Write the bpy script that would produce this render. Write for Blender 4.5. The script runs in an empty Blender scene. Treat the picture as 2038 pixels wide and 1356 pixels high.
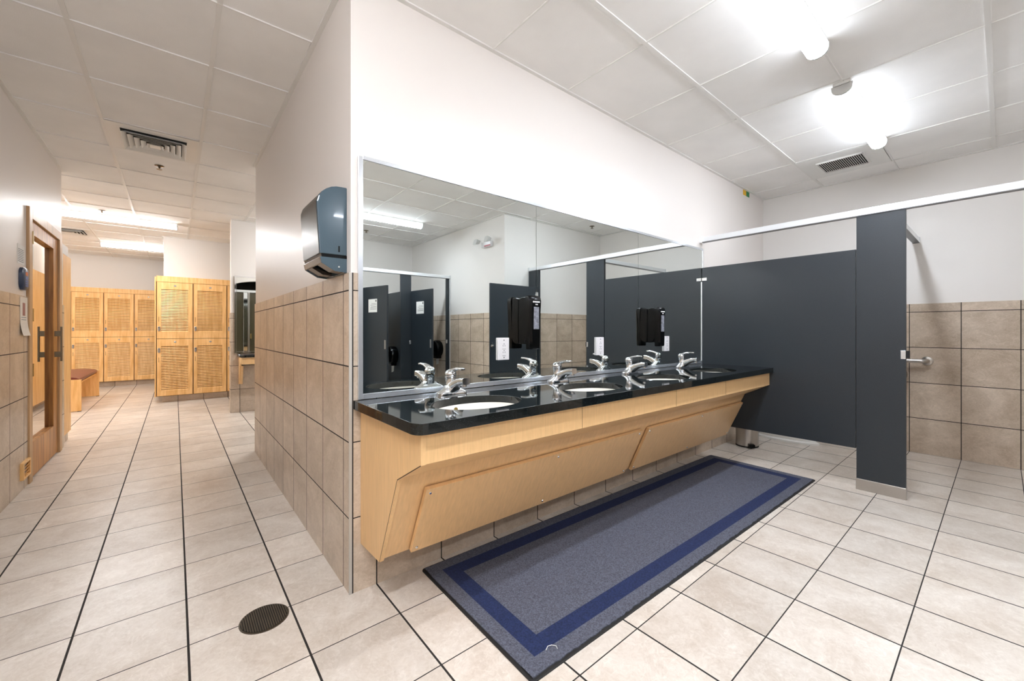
import bpy, bmesh, math, random
from mathutils import Vector, Matrix
PI = math.pi
C = bpy.context.scene.collection
sc = bpy.context.scene

# ------------------------------------------------------------------ camera
F_PX, W_PX, H_PX, HORIZON = 809.0, 2038.0, 1356.0, 659.0
CAM_H = 1.17
yaw = math.atan2(1995 - 1019, F_PX)            # angle between view direction and +X
cd = bpy.data.cameras.new('camera'); cam = bpy.data.objects.new('camera', cd); C.objects.link(cam)
cd.sensor_width = 36; cd.lens = F_PX / W_PX * 36; cd.shift_y = -(H_PX / 2 - HORIZON) / W_PX
cd.clip_start = 0.02
cam.location = (0, 0, CAM_H); cam.rotation_euler = (PI / 2, 0, yaw - PI / 2)
sc.camera = cam

# ------------------------------------------------------------------ world, exposure
wd = bpy.data.worlds.new('world'); sc.world = wd; wd.use_nodes = True
wd.node_tree.nodes['Background'].inputs[0].default_value = (0.9, 0.93, 1, 1)
wd.node_tree.nodes['Background'].inputs[1].default_value = 0.3
sc.view_settings.view_transform = 'Standard'; sc.view_settings.look = 'None'
sc.view_settings.gamma = 1; sc.view_settings.use_curve_mapping = False
sc.view_settings.exposure = 1.42
LIGHT_COOL = (0.89, 0.96, 1.06); LIGHT_WARM = (.95, 0.95, 0.96)
LIGHT_HALL_FILL = (0.92, 0.955, 1.02)  # tint of the added fill light beside the viewer
LIGHT_E = 24.0

# ------------------------------------------------------------------ geometry numbers
CEIL = 2.765
XC, YM = 0.603, 1.855          # corner of the mirror wall
XB = 5.50                      # back wall of the right room
XL = -0.872                    # left wall of the hall
YE = 4.625                     # far end of the centre block
YP = 7.02                      # wall with the small vanity
XS = 3.90                      # stall front plane
TOP_T = 1.43

# ------------------------------------------------------------------ materials
def new_mat(name):
    m = bpy.data.materials.new(name); m.use_nodes = True
    nt = m.node_tree; b = nt.nodes['Principled BSDF']
    return m, nt, b
def N(nt, t, **k):
    n = nt.nodes.new(t)
    for a, v in k.items(): setattr(n, a, v)
    return n
def math_n(nt, op, a, b=None, c=None):
    n = N(nt, 'ShaderNodeMath', operation=op)
    for i, v in enumerate((a, b, c)):
        if v is None: continue
        if isinstance(v, (int, float)): n.inputs[i].default_value = v
        else: nt.links.new(v, n.inputs[i])
    return n.outputs[0]
def rgb(h):
    h = h.lstrip('#'); v = [int(h[i:i + 2], 16) / 255 for i in (0, 2, 4)]
    return tuple((x / 12.92 if x <= .04045 else ((x + .055) / 1.055) ** 2.4) for x in v) + (1,)
def col4(c): return rgb(c) if isinstance(c, str) else tuple(c) + ((1,) if len(c) == 3 else ())
def P(name, color, rough=.5, metal=0.0, noise=0.0, nscale=8.0, bump=0.0, bscale=120.0, spec=.5, emit=None, es=0, coat=0, alpha=1, stretch=(1, 1, 1), trans=0, dark=None):
    m, nt, b = new_mat(name); c = col4(color)
    b.inputs['Base Color'].default_value = c; b.inputs['Roughness'].default_value = rough
    b.inputs['Metallic'].default_value = metal; b.inputs['Specular IOR Level'].default_value = spec
    b.inputs['Coat Weight'].default_value = coat; b.inputs['Transmission Weight'].default_value = trans
    tc = N(nt, 'ShaderNodeTexCoord'); mp = N(nt, 'ShaderNodeMapping'); mp.inputs['Scale'].default_value = stretch
    nt.links.new(tc.outputs['Object'], mp.inputs[0])
    if noise:
        nz = N(nt, 'ShaderNodeTexNoise'); nz.inputs['Scale'].default_value = nscale; nz.inputs['Detail'].default_value = 6
        nt.links.new(mp.outputs[0], nz.inputs['Vector'])
        mx = N(nt, 'ShaderNodeMix', data_type='RGBA')
        d = col4(dark) if dark else tuple(x * (1 - noise) for x in c[:3]) + (1,)
        mx.inputs[6].default_value = d; mx.inputs[7].default_value = tuple(min(1, x * (1 + noise * .4)) for x in c[:3]) + (1,)
        cr = N(nt, 'ShaderNodeMapRange'); cr.inputs[1].default_value = .3; cr.inputs[2].default_value = .7
        nt.links.new(nz.outputs[0], cr.inputs[0]); nt.links.new(cr.outputs[0], mx.inputs[0]); nt.links.new(mx.outputs[2], b.inputs['Base Color'])
    if bump:
        n2 = N(nt, 'ShaderNodeTexNoise'); n2.inputs['Scale'].default_value = bscale; n2.inputs['Detail'].default_value = 3
        nt.links.new(mp.outputs[0], n2.inputs['Vector'])
        bp = N(nt, 'ShaderNodeBump'); bp.inputs['Strength'].default_value = bump; bp.inputs['Distance'].default_value = .002
        nt.links.new(n2.outputs[0], bp.inputs['Height']); nt.links.new(bp.outputs[0], b.inputs['Normal'])
    if emit:
        b.inputs['Emission Color'].default_value = col4(emit); b.inputs['Emission Strength'].default_value = es
    return m
def tile_mat(name, ax, offs, base, dark, pitch=(.34, .34), lw=(.007, .005), rough=.32, vein=(1.0, 1.0, 1.0), var=.10, grout='#1f1a17'):
    """stone-look ceramic tiles with dark grout; ax = the two axes of the surface"""
    m, nt, b = new_mat(name)
    geo = N(nt, 'ShaderNodeTexCoord'); sp = N(nt, 'ShaderNodeSeparateXYZ'); nt.links.new(geo.outputs['Object'], sp.inputs[0])
    masks = []; cells = []
    for i in range(2):
        v = sp.outputs['XYZ'.index(ax[i])]
        t = math_n(nt, 'DIVIDE', math_n(nt, 'SUBTRACT', v, offs[i]), pitch[i])
        fl = math_n(nt, 'FLOOR', t); fr = math_n(nt, 'SUBTRACT', t, fl)
        e = math_n(nt, 'MINIMUM', fr, math_n(nt, 'SUBTRACT', 1.0, fr))
        masks.append(math_n(nt, 'LESS_THAN', e, lw[i] / 2 / pitch[i])); cells.append(fl)
    g = math_n(nt, 'MAXIMUM', masks[0], masks[1])
    cb = N(nt, 'ShaderNodeCombineXYZ'); nt.links.new(cells[0], cb.inputs[0]); nt.links.new(cells[1], cb.inputs[1])
    wn = N(nt, 'ShaderNodeTexWhiteNoise', noise_dimensions='3D'); nt.links.new(cb.outputs[0], wn.inputs['Vector'])
    # each tile samples its own patch of stone
    sc_ = N(nt, 'ShaderNodeVectorMath', operation='SCALE'); sc_.inputs[3].default_value = 7.0; nt.links.new(wn.outputs['Color'], sc_.inputs[0])
    ad = N(nt, 'ShaderNodeVectorMath', operation='ADD'); nt.links.new(geo.outputs['Object'], ad.inputs[0]); nt.links.new(sc_.outputs[0], ad.inputs[1])
    mp = N(nt, 'ShaderNodeMapping'); mp.inputs['Scale'].default_value = vein; nt.links.new(ad.outputs[0], mp.inputs[0])
    n1 = N(nt, 'ShaderNodeTexNoise'); n1.inputs['Scale'].default_value = 4.0; n1.inputs['Detail'].default_value = 9; n1.inputs['Roughness'].default_value = .68; n1.inputs['Distortion'].default_value = .55
    nt.links.new(mp.outputs[0], n1.inputs['Vector'])
    n2 = N(nt, 'ShaderNodeTexNoise'); n2.inputs['Scale'].default_value = 30.0; n2.inputs['Detail'].default_value = 9; n2.inputs['Roughness'].default_value = .7; n2.inputs['Distortion'].default_value = 2.2
    nt.links.new(mp.outputs[0], n2.inputs['Vector'])
    # thin light veins where a distorted noise crosses its middle value
    n3 = N(nt, 'ShaderNodeTexNoise'); n3.inputs['Scale'].default_value = 7.0; n3.inputs['Detail'].default_value = 8; n3.inputs['Roughness'].default_value = .6; n3.inputs['Distortion'].default_value = 1.2
    nt.links.new(mp.outputs[0], n3.inputs['Vector'])
    vr = N(nt, 'ShaderNodeMapRange'); vr.inputs[1].default_value = 0; vr.inputs[2].default_value = .018; vr.inputs[3].default_value = .07; vr.inputs[4].default_value = 0
    nt.links.new(math_n(nt, 'ABSOLUTE', math_n(nt, 'SUBTRACT', n3.outputs[0], .5)), vr.inputs[0])
    f = math_n(nt, 'ADD', math_n(nt, 'ADD', math_n(nt, 'MULTIPLY', n1.outputs[0], .62), math_n(nt, 'MULTIPLY', n2.outputs[0], .38)), vr.outputs[0])
    mr = N(nt, 'ShaderNodeMapRange'); mr.inputs[1].default_value = .38; mr.inputs[2].default_value = .64; nt.links.new(f, mr.inputs[0])
    mx = N(nt, 'ShaderNodeMix', data_type='RGBA'); mx.inputs[6].default_value = col4(dark); mx.inputs[7].default_value = col4(base)
    nt.links.new(mr.outputs[0], mx.inputs[0])
    br = math_n(nt, 'ADD', 1 - var, math_n(nt, 'MULTIPLY', wn.outputs['Value'], var * 1.6))
    hs = N(nt, 'ShaderNodeHueSaturation'); nt.links.new(mx.outputs[2], hs.inputs['Color']); nt.links.new(br, hs.inputs['Value'])
    mg = N(nt, 'ShaderNodeMix', data_type='RGBA'); nt.links.new(g, mg.inputs[0]); nt.links.new(hs.outputs[0], mg.inputs[6]); mg.inputs[7].default_value = col4(grout)
    nt.links.new(mg.outputs[2], b.inputs['Base Color'])
    nt.links.new(math_n(nt, 'ADD', rough, math_n(nt, 'MULTIPLY', g, .5)), b.inputs['Roughness'])
    bp = N(nt, 'ShaderNodeBump'); bp.inputs['Strength'].default_value = .25; bp.inputs['Distance'].default_value = .002
    h = math_n(nt, 'SUBTRACT', math_n(nt, 'MULTIPLY', f, .5), math_n(nt, 'MULTIPLY', g, .8))
    nt.links.new(h, bp.inputs['Height']); nt.links.new(bp.outputs[0], b.inputs['Normal'])
    return m
GX, GY = .038, .2385 - .3385
FL_B, FL_D = '#e6ded4', '#c8bbad'
WL_B, WL_D = '#d9c8b5', '#b3a08b'
M = {}
M['floor'] = tile_mat('floor_tile', 'XY', (GX, GY), FL_B, FL_D, pitch=(.34, .3385), lw=(.0075, .0045), rough=.30, vein=(1, 1, 1))
M['tile_xz'] = tile_mat('wall_tile_facing_y', 'XZ', (GX, -.005), WL_B, WL_D, pitch=(.34, .339), lw=(.006, .005), vein=(1, 1, 1.3))
M['tile_yz'] = tile_mat('wall_tile_facing_x', 'YZ', (GY, -.005), WL_B, WL_D, pitch=(.3385, .339), lw=(.006, .006), vein=(1, 1, 1.3))
M['paint'] = P('white_wall_paint', '#e8e4df', .55, bump=.05, bscale=300)
M['paint_semi'] = P('semi_gloss_wall_paint', '#e6dfd9', .38, bump=.05, bscale=200)
M['ceiling'] = P('ceiling_panel', '#f6f4f1', .9, noise=.05, nscale=3, bump=.35, bscale=260)
M['tbar'] = P('white_enamel_grid', '#e9e7e3', .45)
M['white_metal'] = P('white_enamel', '#e9e8e4', .35)
M['bead'] = P('grey_tile_edge_bead', '#b9b3ab', .4)
M['grout'] = P('dark_grout', '#1f1a17', .9)
M['vent_dark'] = P('dark_duct', '#14120f', .8)
M['chrome'] = P('polished_chrome', '#e8ebee', .06, 1.0)
M['steel'] = P('brushed_steel', '#b9b5b0', .28, 1.0, bump=.1, bscale=60, stretch=(1, 1, 12))
M['alu'] = P('anodised_aluminium', '#e9ecef', .32, .55)
M['frame'] = P('bright_mirror_channel', '#dfe3e8', .22, .75)
M['alu_dark'] = P('dark_rail_lip', '#77787a', .4, .7)  # darker grey metal of the lower rail lip
M['partition'] = P('slate_grey_laminate', '#2b3238', .38, noise=.22, nscale=420, bump=.05, bscale=500)
M['partition_edge'] = P('black_laminate_edge', '#26231f', .5)
M['granite'] = P('black_granite', '#0d1112', .045, noise=.0, spec=.6)
def granite():
    m, nt, b = new_mat('speckled_black_granite')
    tc = N(nt, 'ShaderNodeTexCoord'); v = N(nt, 'ShaderNodeTexVoronoi'); v.inputs['Scale'].default_value = 820
    nt.links.new(tc.outputs['Object'], v.inputs['Vector'])
    s = N(nt, 'ShaderNodeSeparateColor'); nt.links.new(v.outputs['Color'], s.inputs[0])
    k = math_n(nt, 'GREATER_THAN', s.outputs[0], .92)
    mx = N(nt, 'ShaderNodeMix', data_type='RGBA'); mx.inputs[6].default_value = rgb('#0e1213'); mx.inputs[7].default_value = rgb('#2f3939')
    nt.links.new(k, mx.inputs[0]); nt.links.new(mx.outputs[2], b.inputs['Base Color'])
    b.inputs['Roughness'].default_value = .04; b.inputs['Specular IOR Level'].default_value = .62
    return m
M['granite'] = granite()
M['maple'] = P('maple_laminate', '#ebc18a', .38, noise=.09, nscale=26, stretch=(5, 5, .35), bump=.03, bscale=60)
M['maple_slope'] = P('maple_laminate_diagonal', '#e8be8a', .38, noise=.09, nscale=22, stretch=(4, 1, .8))
M['seam'] = P('brown_seam', '#4a3320', .7)
M['locker'] = P('honey_maple', '#f8cb8c', .42, noise=.16, nscale=5, stretch=(6, 6, .7), dark='#e6ae66')
M['locker_gap'] = P('dark_gap_shade', '#5a3214', .8)  # brown standing in for shade behind doors and slats; key slots share it
M['door_wood'] = P('stained_oak', '#c48a48', .38, noise=.4, nscale=5, stretch=(6, 6, .5), dark='#8f5a26')
M['door_light'] = P('light_oak_casing', '#c9a275', .42, noise=.25, nscale=5, stretch=(6, 6, .5))
M['mirror'] = P('silvered_mirror', '#e6ebe9', 0.0, 1.0)
M['door_mirror'] = P('mirrored_door_glass', '#b9ac9a', .01, 1.0)
M['porcelain'] = P('white_porcelain', '#f1efe9', .12, coat=.5)
M['black_plastic'] = P('glossy_black_plastic', '#040506', .24, spec=.22)
M['grey_plastic'] = P('dark_grey_plastic', '#2b2a29', .3)
M['smoke'] = P('smoky_blue_plastic', '#3f525d', .16, coat=.4)
M['smoke_dark'] = P('smoky_brown_plastic', '#423c38', .22, coat=.2)
M['window'] = P('clear_refill_window', '#8d8f99', .1, noise=.5, nscale=60)
M['white_plastic'] = P('white_plastic', '#ece9ea', .3)
M['ink'] = P('dark_ink', '#3a3a3c', .7)
M['ink_grey'] = P('grey_ink', '#8a8a8c', .8)
M['ink_red'] = P('faded_red_ink', '#b07a6a', .8)
M['paper'] = P('white_paper', '#efeeea', .8)
M['cream_paper'] = P('cream_paper', '#eadfd0', .8)
M['white_ink'] = P('white_print', '#e6e6e6', .6)
M['brass'] = P('worn_brass', '#8d7c45', .35, .9)
M['hinge_brass'] = P('old_brass', '#a88f5c', .35, .9)
M['handle'] = P('brown_steel', '#7e7361', .32, .9)
M['rug_grey'] = P('grey_loop_pile', '#5f6270', .95, noise=.55, nscale=170, bump=.8, bscale=420)
M['rug_blue'] = P('navy_loop_pile', '#1f2d57', .95, noise=.5, nscale=170, bump=.8, bscale=420)
M['rubber'] = P('black_rubber', '#1b1a1a', .7)
M['drain'] = P('tarnished_bronze', '#5b5040', .45, .6, noise=.3, nscale=20)
M['drain_dark'] = P('drain_slot', '#15120e', .8)
M['leather'] = P('burgundy_vinyl', '#6e3330', .32, noise=.15, nscale=4)
M['shower_tile'] = P('dark_brown_shower_tile', '#3a2c19', .3, noise=.4, nscale=3)
M['shower_glass'] = P('bronze_shower_glass', '#4a4434', .12)
M['navy_plastic'] = P('navy_keypad', '#2c3a55', .35)
M['orange'] = P('orange_print', '#d8733a', .6)
M['yellow'] = P('yellow_tag', '#e8b520', .6)
M['green'] = P('green_tag', '#1f7a45', .6)
M['pale_blue'] = P('pale_blue_print', '#6e83b8', .6)
M['plate'] = P('satin_steel_plate', '#b3afa9', .35, .7)
M['lens_off'] = P('grey_end_cap', '#c9c9c6', .5)

# ------------------------------------------------------------------ mesh helpers
class MB:
    def __init__(s): s.v = []; s.f = []; s.mi = []
    def add(s, vs, fs, mi=0):
        o = len(s.v); s.v += [tuple(x) for x in vs]; s.f += [tuple(i + o for i in f) for f in fs]; s.mi += [mi] * len(fs); return s
    def box(s, x0, x1, y0, y1, z0, z1, mi=0):
        return s.add([(x0, y0, z0), (x1, y0, z0), (x1, y1, z0), (x0, y1, z0), (x0, y0, z1), (x1, y0, z1), (x1, y1, z1), (x0, y1, z1)],
                     [(0, 3, 2, 1), (4, 5, 6, 7), (0, 1, 5, 4), (1, 2, 6, 5), (2, 3, 7, 6), (3, 0, 4, 7)], mi)
    def hexa(s, p, mi=0):      # eight corners: bottom ring then top ring
        return s.add(p, [(0, 3, 2, 1), (4, 5, 6, 7), (0, 1, 5, 4), (1, 2, 6, 5), (2, 3, 7, 6), (3, 0, 4, 7)], mi)
    def prism(s, prof, axis, a, b, mi=0):
        """2D profile extruded along axis: x -> (y,z), y -> (x,z), z -> (x,y)"""
        def pt(p, t): return (t, p[0], p[1]) if axis == 'x' else (p[0], t, p[1]) if axis == 'y' else (p[0], p[1], t)
        n = len(prof); vs = [pt(p, a) for p in prof] + [pt(p, b) for p in prof]
        fs = [tuple(range(n)), tuple(range(2 * n - 1, n - 1, -1))] + [(i, i + n, (i + 1) % n + n, (i + 1) % n) for i in range(n)]
        return s.add(vs, fs, mi)
    def loft(s, rings, cap=True, mi=0, closed=True):
        n = len(rings[0]); vs = [p for r in rings for p in r]; fs = []
        for k in range(len(rings) - 1):
            for i in range(n if closed else n - 1):
                j = (i + 1) % n; fs.append((k * n + i, k * n + j, (k + 1) * n + j, (k + 1) * n + i))
        if cap: fs += [tuple(range(n - 1, -1, -1)), tuple((len(rings) - 1) * n + i for i in range(n))]
        return s.add(vs, fs, mi)
    def lathe(s, prof, c=(0, 0, 0), axis='z', n=24, cap=True, mi=0, sx=1, sy=1):
        rings = []
        for r, h in prof:
            ring = []
            for i in range(n):
                t = 2 * PI * i / n; a, b = r * math.cos(t) * sx, r * math.sin(t) * sy
                p = (a, b, h) if axis == 'z' else (h, a, b) if axis == 'x' else (a, h, b)
                ring.append((p[0] + c[0], p[1] + c[1], p[2] + c[2]))
            rings.append(ring)
        return s.loft(rings, cap, mi)
    def tube(s, pts, r, n=10, mi=0):
        rs = r if isinstance(r, (list, tuple)) else [r] * len(pts)
        rings = []; pts = [Vector(p) for p in pts]; up = None
        for i, p in enumerate(pts):
            d = (pts[min(i + 1, len(pts) - 1)] - pts[max(i - 1, 0)]).normalized()
            if up is None: up = Vector((0, 0, 1)) if abs(d.z) < .9 else Vector((1, 0, 0))
            a = d.cross(up).normalized(); b_ = a.cross(d).normalized(); up = b_
            rings.append([tuple(p + a * math.cos(2 * PI * k / n) * rs[i] + b_ * math.sin(2 * PI * k / n) * rs[i]) for k in range(n)])
        return s.loft(rings, True, mi)
    def build(s, name, mats, parent=None, smooth=False, bevel=0, seg=2):
        me = bpy.data.meshes.new(name); me.from_pydata(s.v, [], s.f)
        if not isinstance(mats, (list, tuple)): mats = [mats]
        for m in mats: me.materials.append(m)
        for p, k in zip(me.polygons, s.mi): p.material_index = k
        bm = bmesh.new(); bm.from_mesh(me); bmesh.ops.recalc_face_normals(bm, faces=bm.faces); bm.to_mesh(me); bm.free()
        if smooth:
            me.shade_smooth(); me.set_sharp_from_angle(angle=math.radians(38))
        o = bpy.data.objects.new(name, me); C.objects.link(o)
        if parent: o.parent = parent
        if bevel:
            b = o.modifiers.new('bevel', 'BEVEL'); b.width = bevel; b.segments = seg; b.limit_method = 'ANGLE'; b.angle_limit = math.radians(40)
        return o
def tag(o, label, cat, group=None):
    o['label'] = label; o['category'] = cat
    if group: o['group'] = group
    return o
def thing(name, label, cat, loc=(0, 0, 0), rz=0, group=None):
    o = bpy.data.objects.new(name, None); C.objects.link(o); o.location = loc; o.rotation_euler = (0, 0, rz)
    o.empty_display_size = .05
    return tag(o, label, cat, group)
def struct(name, mb, mats, parent=None, **k):
    o = mb.build(name, mats, parent, **k)
    if not parent: o['kind'] = 'structure'
    return o
def kids(o): return [c for c in bpy.data.objects if c.parent == o]
def dup(root, loc, rz=None, label=None, group=None):
    r = root.copy(); C.objects.link(r); r.location = loc
    if rz is not None: r.rotation_euler = (0, 0, rz)
    if label: r['label'] = label
    if group: r['group'] = group
    for ch in kids(root):
        c = ch.copy(); C.objects.link(c); c.parent = r
        for g in kids(ch):
            d = g.copy(); C.objects.link(d); d.parent = c
    return r
def box(name, b, mat, parent=None, bevel=0, **k): return MB().box(*b).build(name, mat, parent, bevel=bevel, **k)
def rrect(w, h, r, n=5, cx=0, cy=0):
    out = []
    for (sx, sy, a0) in ((1, 1, 0), (-1, 1, 90), (-1, -1, 180), (1, -1, 270)):
        for i in range(n + 1):
            a = math.radians(a0 + 90 * i / n); out.append((cx + sx * (w / 2 - r) + r * math.cos(a), cy + sy * (h / 2 - r) + r * math.sin(a)))
    return out

# ================================================================== ROOM SHELL
struct('floor', MB().box(-4.2, XB + .2, -3.6, 12.5, -.1, 0), M['floor'])
struct('ceiling', MB().box(-4.2, XB + .2, -3.6, 12.5, CEIL, CEIL + .1), M['ceiling'])
# centre block that carries the long mirror, with a shower recess on its far face
w = MB(); w.box(XC, XB, YM, YM + .16, 0, CEIL); w.box(XC, XC + .12, YM + .16, YE, 0, CEIL)
w.box(XC + .12, .84, YE - .12, YE, 0, CEIL); w.box(1.90, XB, YE - .12, YE, 0, CEIL)
arch = [(.84, CEIL), (.84, 2.02)] + [(1.37 - .53 * math.cos(t), 2.02 + .13 * math.sin(t)) for t in [PI * i / 12 for i in range(13)]][1:] + [(1.90, CEIL)]
w.prism(arch, 'y', YE - .12, YE)
struct('wall_center', w, M['paint_semi'])
s_ = MB(); s_.box(.80, .84, YE - 1.1, YE - .12, 0, 2.3); s_.box(1.90, 1.94, YE - 1.1, YE - .12, 0, 2.3); s_.box(.80, 1.94, YE - 1.14, YE - 1.1, 0, 2.3); s_.box(.80, 1.94, YE - 1.14, YE - .12, 2.26, 2.3)
struct('wall_shower', s_, M['shower_tile'])
struct('wall_right', MB().box(XB, XB + .15, -3.6, 12.5, 0, CEIL), M['paint'])
w = MB().box(3.45, XB, -.80, -.64, 0, CEIL); w.box(3.45, 3.6, -3.6, -.80, 0, CEIL)
struct('wall_alcove', w, M['paint'])
struct('wall_rear', MB().box(-1.05, 3.45, -3.6, -3.44, 0, CEIL), M['paint'])
w = MB().box(XL - .15, XL, -3.6, 4.74, 0, CEIL); w.box(XL - .15, XL, 5.898, 5.98, 0, CEIL); w.box(XL - .15, XL, 4.74, 5.898, 2.124, CEIL); w.box(XL - .15, XL - .12, 4.74, 5.898, 0, 2.124); w.box(-4.2, XL - .15, 5.83, 5.98, 0, CEIL)
struct('wall_left', w, M['paint_semi'])
struct('wall_pillar', MB().box(.615, XB, YP, YP + .14, 0, CEIL), M['paint'])
w = MB().box(-.148, 3.2, 8.99, 9.15, 0, CEIL); w.box(-.148, 0, 9.15, 11.2, 0, CEIL)
struct('wall_locker', w, M['paint'])
struct('wall_far', MB().box(-4.2, XB, 12.22, 12.4, 0, CEIL), M['paint'])
struct('wall_outer', MB().box(-4.2, -4.05, 5.98, 12.22, 0, CEIL), M['paint'])

# tiled wainscots, proud of the painted walls
T = .008
ti = [0]
def trim(mb, mats, **k):
    ti[0] += 1; return struct('trim_%d' % ti[0], mb, mats, **k)
trim(MB().box(XC + .006, XB, YM - T, YM, 0, TOP_T), M['tile_xz'])                 # under the mirror and in the stall
trim(MB().box(XC - T, XC, YM - T, YE, 0, TOP_T), M['tile_yz'])                    # hall side of the block
trim(MB().box(XC - T, .84, YE, YE + T, 0, TOP_T).box(1.90, XB, YE, YE + T, 0, TOP_T), M['tile_xz'])
trim(MB().box(XB - T, XB, -.64, YM - T, 0, TOP_T), M['tile_yz'])                  # back wall of the stall
trim(MB().box(3.45 - T, XB - T, -.64, -.64 + T, 0, TOP_T), M['tile_xz'])
trim(MB().box(3.45 - T, 3.45, -3.44, -.64, 0, TOP_T), M['tile_yz'])
trim(MB().box(XL, 3.45 - T, -3.44, -3.44 + T, 0, TOP_T), M['tile_xz'])
trim(MB().box(XL, XL + T, -3.43, 4.735, 0, TOP_T).box(XL, XL + T, 5.905, 5.98, 0, TOP_T), M['tile_yz'])
trim(MB().box(.615, XB, YP - T, YP, 0, TOP_T), M['tile_xz'])
trim(MB().box(.615 - T, .615, YP - T, YP + .14, 0, TOP_T), M['tile_yz'])
trim(MB().box(XC - T - .002, XC + .003, YM - T - .002, YM - T + .004, 0, TOP_T), M['bead'])   # corner bead
trim(MB().box(XC + .003, XC + .009, YM - T - .0006, YM - T + .001, 0, TOP_T), M['grout'])
# suspended-ceiling grid
g = MB(); bw, bd = .0115, .006
rooms = [(-.872, XC, YM, 5.98), (-.872, XB, -.64, YM), (-.872, 3.45, -3.44, -.64), (XC, XB, YE, YP), (-4.05, XB, 5.98, 12.22)]
xs = [-3.43, -2.82, -2.22, -1.62, -1.02, -.425, .168, .775, 1.384, 2.0, 2.62, 3.25, 3.89, 4.53, 5.16]
ys = [-2.98, -2.38, -1.775, -1.17, -.565, .047, .65, 1.26, 2.43, 3.04, 3.65, 4.29, 4.895, 5.51, 6.12, 6.73, 7.34, 7.945, 8.55, 9.16, 9.77, 10.38, 10.99, 11.6]
def bars(x0, x1, y0, y1, wx=.0115, wy=.0045, edges='xXyY', thick_y=()):
    for x in xs:
        if x0 + .05 < x < x1 - .05: g.box(x - wx, x + wx, y0, y1, CEIL - bd, CEIL + .002)
    for y in ys:
        if y0 + .05 < y < y1 - .05:
            h_ = .0115 if y in thick_y else wy
            g.box(x0, x1, y - h_, y + h_, CEIL - bd - .0008, CEIL + .002)
    e = .024
    if 'y' in edges: g.box(x0, x1, y0, y0 + e, CEIL - bd - .0016, CEIL + .002)
    if 'Y' in edges: g.box(x0, x1, y1 - e, y1, CEIL - bd - .0016, CEIL + .002)
    if 'x' in edges: g.box(x0, x0 + e, y0, y1, CEIL - bd - .0024, CEIL + .002)
    if 'X' in edges: g.box(x1 - e, x1, y0, y1, CEIL - bd - .0024, CEIL + .002)
bars(-.872, XC, YM, YE, edges='xX'); bars(-.872, XC, YE, 5.98, edges='x')
bars(XC, XB, -.64, YM, .0045, .0045, 'XY', (1.26, .047)); bars(-.872, XC, -.64, YM, edges='x')
g.box(3.45, XB, -.64, -.616, CEIL - bd - .0016, CEIL + .002)
bars(-.872, 3.45, -3.44, -.64, .009, .0115, 'xXy')
bars(XC, XB, YE, YP, edges='Xy'); g.box(.615, XB, YP - .024, YP, CEIL - bd - .0016, CEIL + .002)
bars(-4.05, .615, 5.98, 8.99, edges='x'); g.box(-4.05, -.872, 5.98, 6.004, CEIL - bd - .0016, CEIL + .002); bars(-4.05, -.148, 8.99, 12.22, edges='xXY'); bars(.615, XB, YP + .14, 8.99, edges='Xy')
g.box(-.148, .615, 8.966, 8.99, CEIL - bd - .0016, CEIL + .002)
trim(g, M['tbar'])

# ================================================================== DOOR
d = thing('door_1', '', 'door'); del d['label']; del d['category']; d['kind'] = 'structure'
f = MB(); x0, x1 = XL - .02, XL + .018
f.box(x0, x1, 4.738, 4.825, 0, 2.125); f.box(x0, x1, 5.80, 5.90, 0, 2.125); f.box(x0, x1, 4.825, 5.80, 2.045, 2.125)
f.build('door_frame', M['door_light'], d, bevel=.003)
f = MB(); x0, x1 = XL - .045, XL + .002
f.box(x0, x1, 4.83, 4.90, .012, 2.04); f.box(x0, x1, 5.63, 5.795, .012, 2.04); f.box(x0, x1, 4.90, 5.63, .012, .285); f.box(x0, x1, 4.90, 5.63, 1.935, 2.04)
f.build('door_leaf', M['door_wood'], d, bevel=.002)
box('mirrored_glass', (XL - .036, XL - .026, 4.90, 5.63, .285, 1.935), M['door_mirror'], d)
h = MB(); bx = XL + .045
h.box(bx - .006, bx + .006, 5.665, 5.69, .885, 1.21)
h.box(XL, bx, 5.667, 5.688, .925, .975); h.box(XL, bx, 5.667, 5.688, 1.12, 1.17)
h.build('door_handle', M['handle'], d, bevel=.001)
for z in (1.90, 1.295, .865): MB().box(XL + .003, XL + .022, 4.822, 4.838, z - .05, z + .05).build('hinge', M['hinge_brass'], d, bevel=.001)

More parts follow.
